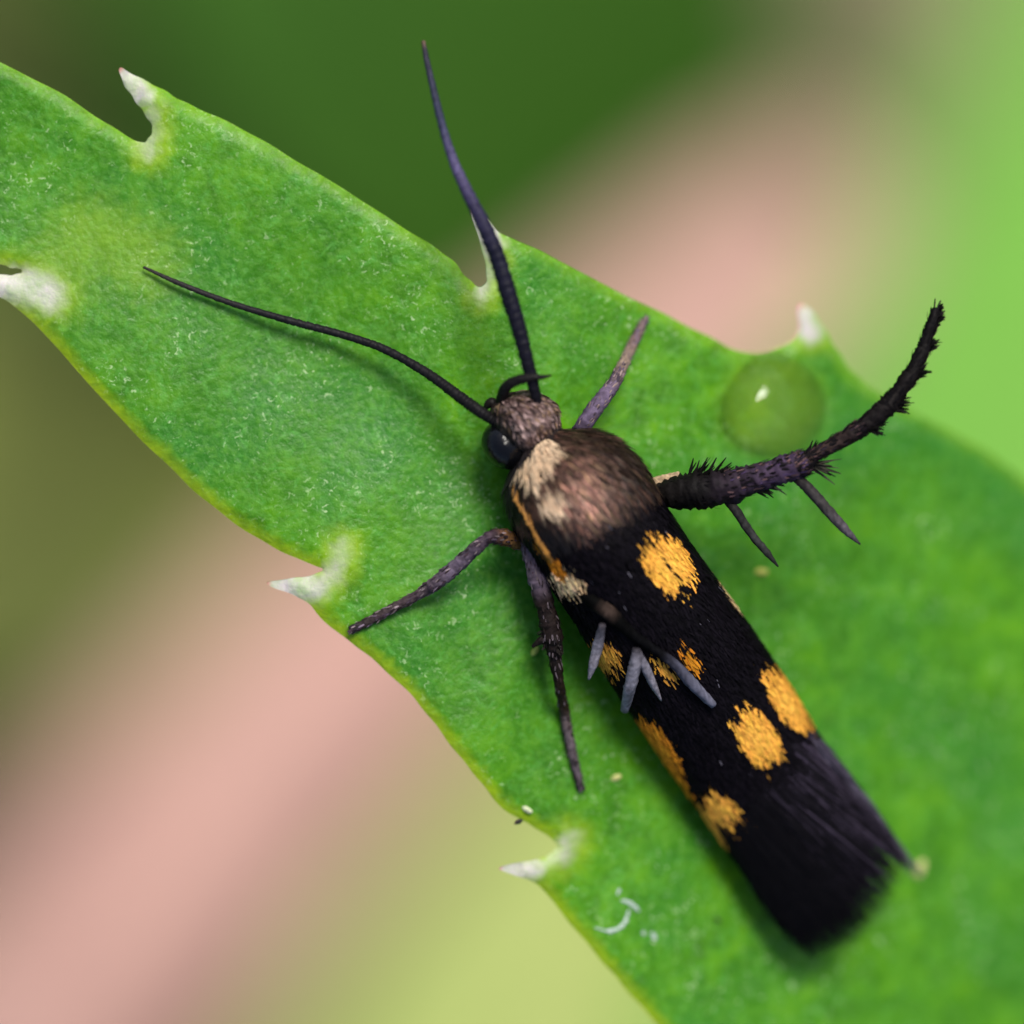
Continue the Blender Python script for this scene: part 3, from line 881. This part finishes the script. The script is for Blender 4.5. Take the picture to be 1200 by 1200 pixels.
# ---- legs
PURP = (.075, .052, .075); BRN = (.045, .028, .022)
def tufts(parent, p3, r, idx, n, L, col, dirn, name='tuft'):
    """bristly scale tufts on a leg; dirn in pixel directions"""
    i = rng.choice(idx, n)
    dv = np.array([dirn[0], -dirn[1], 0.15]); dv = dv / np.linalg.norm(dv)
    base = p3[i] + dv * r[i][:, None] * .5
    ds = dv + .22 * rng.standard_normal((n, 3))
    v, f, c = blades(base, ds, np.tile([0, 0, 1.], (n, 1)) + .6 * rng.standard_normal((n, 3)), rng.uniform(L * .5, L, n), rng.uniform(.020, .045, n), .01,
                     np.array([col]) * rng.uniform(.4, 1.5, (n, 1)), tip=.3)
    obj(name, v, f, M_fringe, parent, col=c, kind='stuff')

def leg_coat(parent, p3, r, n, cols, L=.07):
    """short scales lying along a leg"""
    N = len(p3); i = rng.integers(1, N - 1, n)
    tan = np.gradient(p3, axis=0); tan /= np.linalg.norm(tan, axis=1)[:, None]
    rnd = rng.standard_normal((n, 3)); rnd[:, 2] = abs(rnd[:, 2])
    tt = tan[i]; nn = rnd - (rnd * tt).sum(1)[:, None] * tt; nn /= np.linalg.norm(nn, axis=1)[:, None]
    base = p3[i] + nn * r[i][:, None] * .98
    pal = np.array(cols)
    c = pal[rng.integers(0, len(pal), n)] * rng.uniform(.5, 1.4, (n, 1))
    v, f, cc = blades(base, tt + .12 * rng.standard_normal((n, 3)), nn, rng.uniform(L * .6, L * 1.2, n), rng.uniform(.014, .026, n), rng.uniform(.004, .016, n), c, tip=.5)
    obj('leg_scales', v, f, M_leg, parent, col=cc, kind='stuff')

PAL_P = [(.10, .07, .10), (.16, .12, .16), (.05, .03, .04), (.22, .17, .18), (.03, .02, .02)]
PAL_D = [(.012, .010, .010), (.02, .015, .018), (.05, .03, .05), (.008, .006, .006)]
lz = lambda x, y, h: float(leafz(x, y)) + h

# left foreleg, stretched over the leaf
o, p3, r = limb('leg', [(625, 640, .05), (606, 634, .30), (585, 629, .50), (570, 632, .56), (543, 656, .42), (515, 680, .32), (490, 697, lz(490, 697, .18)), (462, 712, lz(462, 712, .10)), (436, 726, lz(436, 726, .05)), (410, 739, lz(410, 739, .035))],
     [9, 10, 9.5, 7, 8.8, 8.8, 6.2, 5.8, 5.6, 5], M_leg, moth, lerp_col([(0, (.03, .02, .015)), (.16, (.25, .12, .04)), (.28, (.05, .03, .04)), (.5, (.13, .10, .14)), (.62, (.10, .07, .08)), (.9, (.04, .028, .028)), (1, (.03, .025, .03))]), n=14, rings=15, ringamp=.14)
o['label'] = 'slender purplish brown foreleg planted on the leaf'
leg_coat(o, p3, r, 260, PAL_P)
# left middle leg, hanging down beside the wing
o, p3, r = limb('leg', [(618, 618, .28), (622, 640, .42), (631, 680, .42), (640, 715, .32), (647, 745, .22), (650, 768, .12), (655, 800, .02), (661, 832, lz(661, 832, .16)), (666, 860, lz(666, 860, .10)), (673, 892, lz(673, 892, .06)), (681, 926, lz(681, 926, .035))],
     [8, 12, 12, 11, 13, 8, 6, 6.5, 6, 5.5, 4.5], M_leg, moth, lerp_col([(0, (.13, .10, .13)), (.2, (.12, .09, .12)), (.26, (.020, .013, .012)), (.55, (.010, .007, .006)), (.68, (.035, .022, .012)), (.8, (.14, .11, .12)), (1, (.09, .07, .085))]), n=14, rings=14, ringamp=.16)
o['label'] = 'banded middle leg reaching down beside the wing'
leg_coat(o, p3[:34], r[:34], 90, PAL_P)
leg_coat(o, p3[34:], r[34:], 200, [(.012, .009, .010), (.03, .02, .018), (.10, .08, .09)])
tufts(o, p3, r, np.arange(52, 62), 30, .16, (.010, .008, .007), (.3, .8)); tufts(o, p3, r, np.arange(50, 60), 14, .16, (.010, .008, .007), (-.7, .6))
for pts, rd in (([(645, 744, .22), (634, 750, .25), (624, 758, .22)], [4.5, 4.5, 2]), ([(652, 748, .22), (657, 758, .2), (658, 768, .12)], [3.5, 3, 1])):
    limb('spur', pts, rd, M_leg, o, (.015, .011, .010))
# right foreleg behind the neck
o, p3, r = limb('leg', [(672, 520, .20), (688, 492, .34), (704, 470, .28), (719, 450, .16), (726, 436, .08), (738, 410, lz(738, 410, .12)), (748, 390, lz(748, 390, .07)), (757, 374, lz(757, 374, .035))],
     [9, 10, 9.5, 8, 7, 6.5, 6, 4], M_leg, moth, lerp_col([(0, (.12, .09, .15)), (.35, (.13, .095, .15)), (.55, (.16, .11, .11)), (.62, (.30, .22, .17)), (.8, (.22, .14, .13)), (1, (.10, .075, .085))]))
o['label'] = 'pinkish grey leg stretched out beyond the neck'
leg_coat(o, p3, r, 200, [(.16, .12, .18), (.24, .17, .18), (.30, .22, .20), (.08, .06, .08)])
# right middle leg, tucked under the body
limb('leg', [(735, 590, -.15), (770, 600, -.30), (800, 640, lz(800, 640, .30)), (790, 690, lz(790, 690, .12))], [8, 8, 6, 5], M_leg, moth, PURP)
# right hind leg, raised high over the leaf
HL = [((745, 590, -.05), 13), ((772, 580, .12), 15), ((796, 577, .26), 20), ((820, 575, .34), 22), ((850, 571, .41), 20), ((880, 562, .46), 17), ((910, 553, .50), 15.5), ((932, 546, .52), 16.5), ((942, 542, .53), 15),
      ((948, 537, .53), 8.5), ((958, 531, .54), 8), ((980, 519, .56), 9), ((1003, 505, .58), 11.5), ((1012, 499, .59), 9.5), ((1030, 485, .61), 12), ((1042, 473, .62), 12), ((1050, 463, .62), 9), ((1065, 443, .62), 10.5), ((1072, 430, .62), 8),
      ((1082, 410, .60), 8.8), ((1086, 396, .59), 6.8), ((1092, 380, .58), 7.2), ((1097, 361, .55), 4)]
o, p3, r = limb('leg', [h[0] for h in HL], [h[1] for h in HL], M_leg, moth,
     lerp_col([(0, (.012, .010, .009)), (.15, (.006, .005, .005)), (.20, (.03, .02, .03)), (.30, (.07, .045, .085)), (.36, (.010, .008, .010)), (.44, (.07, .042, .036)), (.55, (.012, .009, .009)), (1, (.004, .0035, .0035))]), sides=14, wob=.09)
o['label'] = 'long black bristly hind leg lifted into the air and curled at its end'
N = len(p3); ii = np.arange(N); st8 = 8
def at_cp(i, w=.6): return ii[max(0, int((i - w) * st8)):int((i + w) * st8)]
leg_coat(o, p3[4 * st8:8 * st8], r[4 * st8:8 * st8], 260, [(.07, .045, .10), (.03, .02, .03), (.012, .009, .010), (.16, .09, .09)], .09)  # thigh scales tinted violet, a sheen painted into the colour
leg_coat(o, p3[9 * st8:13 * st8], r[9 * st8:13 * st8], 120, [(.09, .05, .05), (.03, .02, .03), (.012, .009, .010)], .09)
leg_coat(o, p3, r, 420, [(.005, .004, .005), (.010, .008, .009)], .12)
BK = (.006, .0055, .005)
tufts(o, p3, r, at_cp(2.6), 60, .46, BK, (.80, -.60)); tufts(o, p3, r, at_cp(2.2, .3), 14, .34, BK, (.55, -.75))
tufts(o, p3, r, at_cp(5.0, .5), 24, .34, (.010, .012, .008), (.95, .28))
tufts(o, p3, r, at_cp(7.8, .4), 40, .26, BK, (.75, -.55)); tufts(o, p3, r, at_cp(7.9, .3), 26, .40, (.035, .032, .024), (.97, .20))
for cp, L_, nn_ in ((12.4, .26, 30), (13.0, .24, 20), (14.6, .26, 34), (15.2, .20, 16), (17.2, .22, 30), (19.2, .17, 26), (21.2, .14, 24), (21.9, .10, 16)):
    tufts(o, p3, r, at_cp(cp, .35), nn_, L_, BK, (.80, -.12 if cp < 16 else -.40))
tufts(o, p3, r, ii[int(N * .15):int(N * .36)], 26, .10, BK, (.7, .5))
limb('spur', [(845, 578, .38), (862, 598, .40), (880, 625, .38), (899, 648, .34), (912, 664, .30)], [5, 5.5, 5, 4, 1.0], M_leg, o, lerp_col([(0, (.012, .01, .01)), (.6, (.035, .036, .034)), (1, (.02, .018, .018))]))
limb('spur', [(928, 556, .50), (945, 570, .52), (968, 596, .52), (990, 620, .50), (1008, 638, .46)], [6, 6.5, 6.5, 5.5, 1.0], M_leg, o, lerp_col([(0, (.015, .012, .012)), (.5, (.05, .045, .045)), (.8, (.10, .085, .10)), (1, (.04, .035, .04))]))
limb('coxa', [(755, 574, -.02), (768, 568, .06), (785, 562, .14), (797, 556, .18)], [8, 9, 8, 4], M_leg, o, (.50, .36, .22))
# left hind leg folded up against the flank, with long greyish spurs
sz = lambda x, y, h: float(surfz(x, y)) + h
o, p3, r = limb('leg', [(650, 660, sz(650, 660, -.25)), (672, 682, sz(672, 682, -.14)), (694, 703, sz(694, 703, .02)), (714, 718, sz(714, 718, .04)), (740, 742, sz(740, 742, .03)), (765, 760, sz(765, 760, .05)), (790, 778, sz(790, 778, .12)), (812, 802, sz(812, 802, .12)), (836, 826, sz(836, 826, .10))],
     [5, 6, 9, 10, 7, 5.5, 6, 7, 4.5], M_wing, moth, lerp_col([(0, (.002, .002, .002)), (.28, (.002, .002, .002)), (.36, (.045, .030, .024)), (.42, (.002, .002, .002)), (.68, (.003, .003, .004)), (.78, (.06, .06, .085)), (1, (.15, .15, .20))]))
o['label'] = 'dark hind leg folded against the wing flank with bluish grey end'
for pts, rd in (([(706, 732, sz(706, 732, .16)), (701, 755, .52), (695, 778, .42), (690, 796, .32)], [4, 6.5, 5.5, 1.5]),
                ([(746, 760, sz(746, 760, .14)), (744, 780, sz(744, 780, .20)), (738, 806, sz(738, 806, .24)), (732, 832, sz(732, 832, .26))], [5, 7.5, 7.5, 5]),
                ([(748, 764, sz(748, 764, .14)), (757, 784, sz(757, 784, .17)), (766, 803, sz(766, 803, .17)), (775, 821, sz(775, 821, .14))], [4, 5.5, 4.5, 1.0])):
    limb('spur', pts, rd, M_leg, o, lerp_col([(0, (.05, .045, .055)), (.3, (.20, .19, .23)), (1, (.24, .22, .26))]))
# loose orange folds of the flank
M_fold = mat_col('orange_fold', .55, .3, 0, 0, .35, 9, .02)
def fold(pts, rads, col, zs):
    limb('flank_fold', [(x, y, z) for (x, y), z in zip(pts, zs)], rads, M_fold, moth, col, squash=.5, wob=.22)
bz = lambda x, y, h: float(surfz(x, y, BODY)) + h
def fold2(pts, rads, col, h): fold(pts, rads, col, [bz(x, y, h) for x, y in pts])
fold2([(603, 566), (606, 582), (615, 600), (622, 616)], [2, 5, 4, 3], (.55, .25, .05), .04)
fold2([(620, 612), (630, 630), (642, 648), (655, 666)], [2, 4, 5, 2], (.36, .16, .025), .03)
fold2([(648, 668), (658, 674), (668, 680), (682, 674)], [5, 9, 8, 2], (.90, .56, .30), .05)
fold([(660, 690), (672, 706), (682, 722), (694, 744)], [6, 8, 8, 4], (.24, .12, .025), [.25, .20, .15, .08])
fold([(680, 706), (688, 714), (698, 728)], [2, 5, 2], (.34, .22, .04), [.50, .50, .45])
# dark hip that carries the left legs
limb('hip', [(606, 588, .25), (608, 604, .34), (614, 624, .36), (624, 648, .25)], [6, 11, 12, 6], M_leg, moth, (.006, .005, .005))

# ------------------------------------------------------------------ water drop in the crook of the tooth
def water_drop():
    cx, cy, rp = 906, 476, 60
    n_r, n_a = 22, 48
    v = []; f = []
    prof = []
    for i in range(n_r + 1):
        t = math.radians(58) * i / n_r
        prof.append((math.sin(t), math.cos(t)))
    zb = prof[-1][1]
    for i, (s, c) in enumerate(prof):
        for j in range(n_a):
            a = 2 * math.pi * j / n_a
            x = cx + rp * s / math.sin(math.radians(58)) * math.cos(a) * (1 + .08 * math.cos(2 * a + .6) + .03 * math.sin(3 * a)); y = cy + rp * s / math.sin(math.radians(58)) * math.sin(a) * (1.04 + .04 * math.sin(3 * a))
            q = i / n_r
            x = cx + (x - cx) * (q / max(1e-6, s / math.sin(math.radians(58)))) if i else x
            y = cy + (y - cy) * (q / max(1e-6, s / math.sin(math.radians(58)))) if i else y
            h = .46 * (1 - q * q) ** .85
            v.append(P(x, y, leafz(x, y) + h - .008 - .03 * (i == n_r)))
    for i in range(n_r):
        for j in range(n_a):
            k = (j + 1) % n_a
            f.append((i * n_a + k, (i + 1) * n_a + k, (i + 1) * n_a + j, i * n_a + j))
    o = obj('water_drop', v, f, M_water, origin=P(cx, cy, leafz(cx, cy)))
    tag(o, 'round clear water drop beside a tooth on the leaf edge', 'water drop')
water_drop()

# ------------------------------------------------------------------ tiny pale grains lying on the leaf and one dark speck
M_grain = mat_col('pollen', .6, .3, 0, 0, .3, 30, .01)
def grain(px, py, r, col, label, rot=0.0, h=None):
    z = float(leafz(px, py)) if h is None else h
    v, f = ellipsoid(P(px, py, z + r * PX * .35), (r * PX * 1.4, r * PX * .7, r * PX * .6), 12, 8, rot)
    v = v + .06 * r * PX * rng.standard_normal(v.shape)
    o = obj('pollen_grain' if sum(col) > .3 else 'dark_speck', v, f, M_grain, col=col)
    tag(o, label, 'grain' if sum(col) > .3 else 'speck')
grain(722, 911, 5, (.55, .55, .20), 'pale yellow grain on the leaf just past the foot of the hanging leg', .4)
grain(618, 949, 5, (.60, .66, .40), 'pale curved grain close to the lower edge of the leaf', -.5)
grain(892, 670, 6, (.55, .55, .12), 'soft yellowish grain under the pointed spur of the raised leg', 0)
grain(1078, 1018, 9, (.55, .55, .22), 'larger blurred yellowish grain just past the wing tip', 1.2)
grain(627, 763, 5, (.40, .50, .10), 'greenish grain beside the spur of the hanging leg', .9)
grain(608, 963, 4, (.02, .02, .015), 'black speck hanging on the lower edge of the leaf', .5, -.35)
grain(841, 1078, 3, (.02, .025, .015), 'tiny black speck on the leaf beside the wing fringe', -.5)
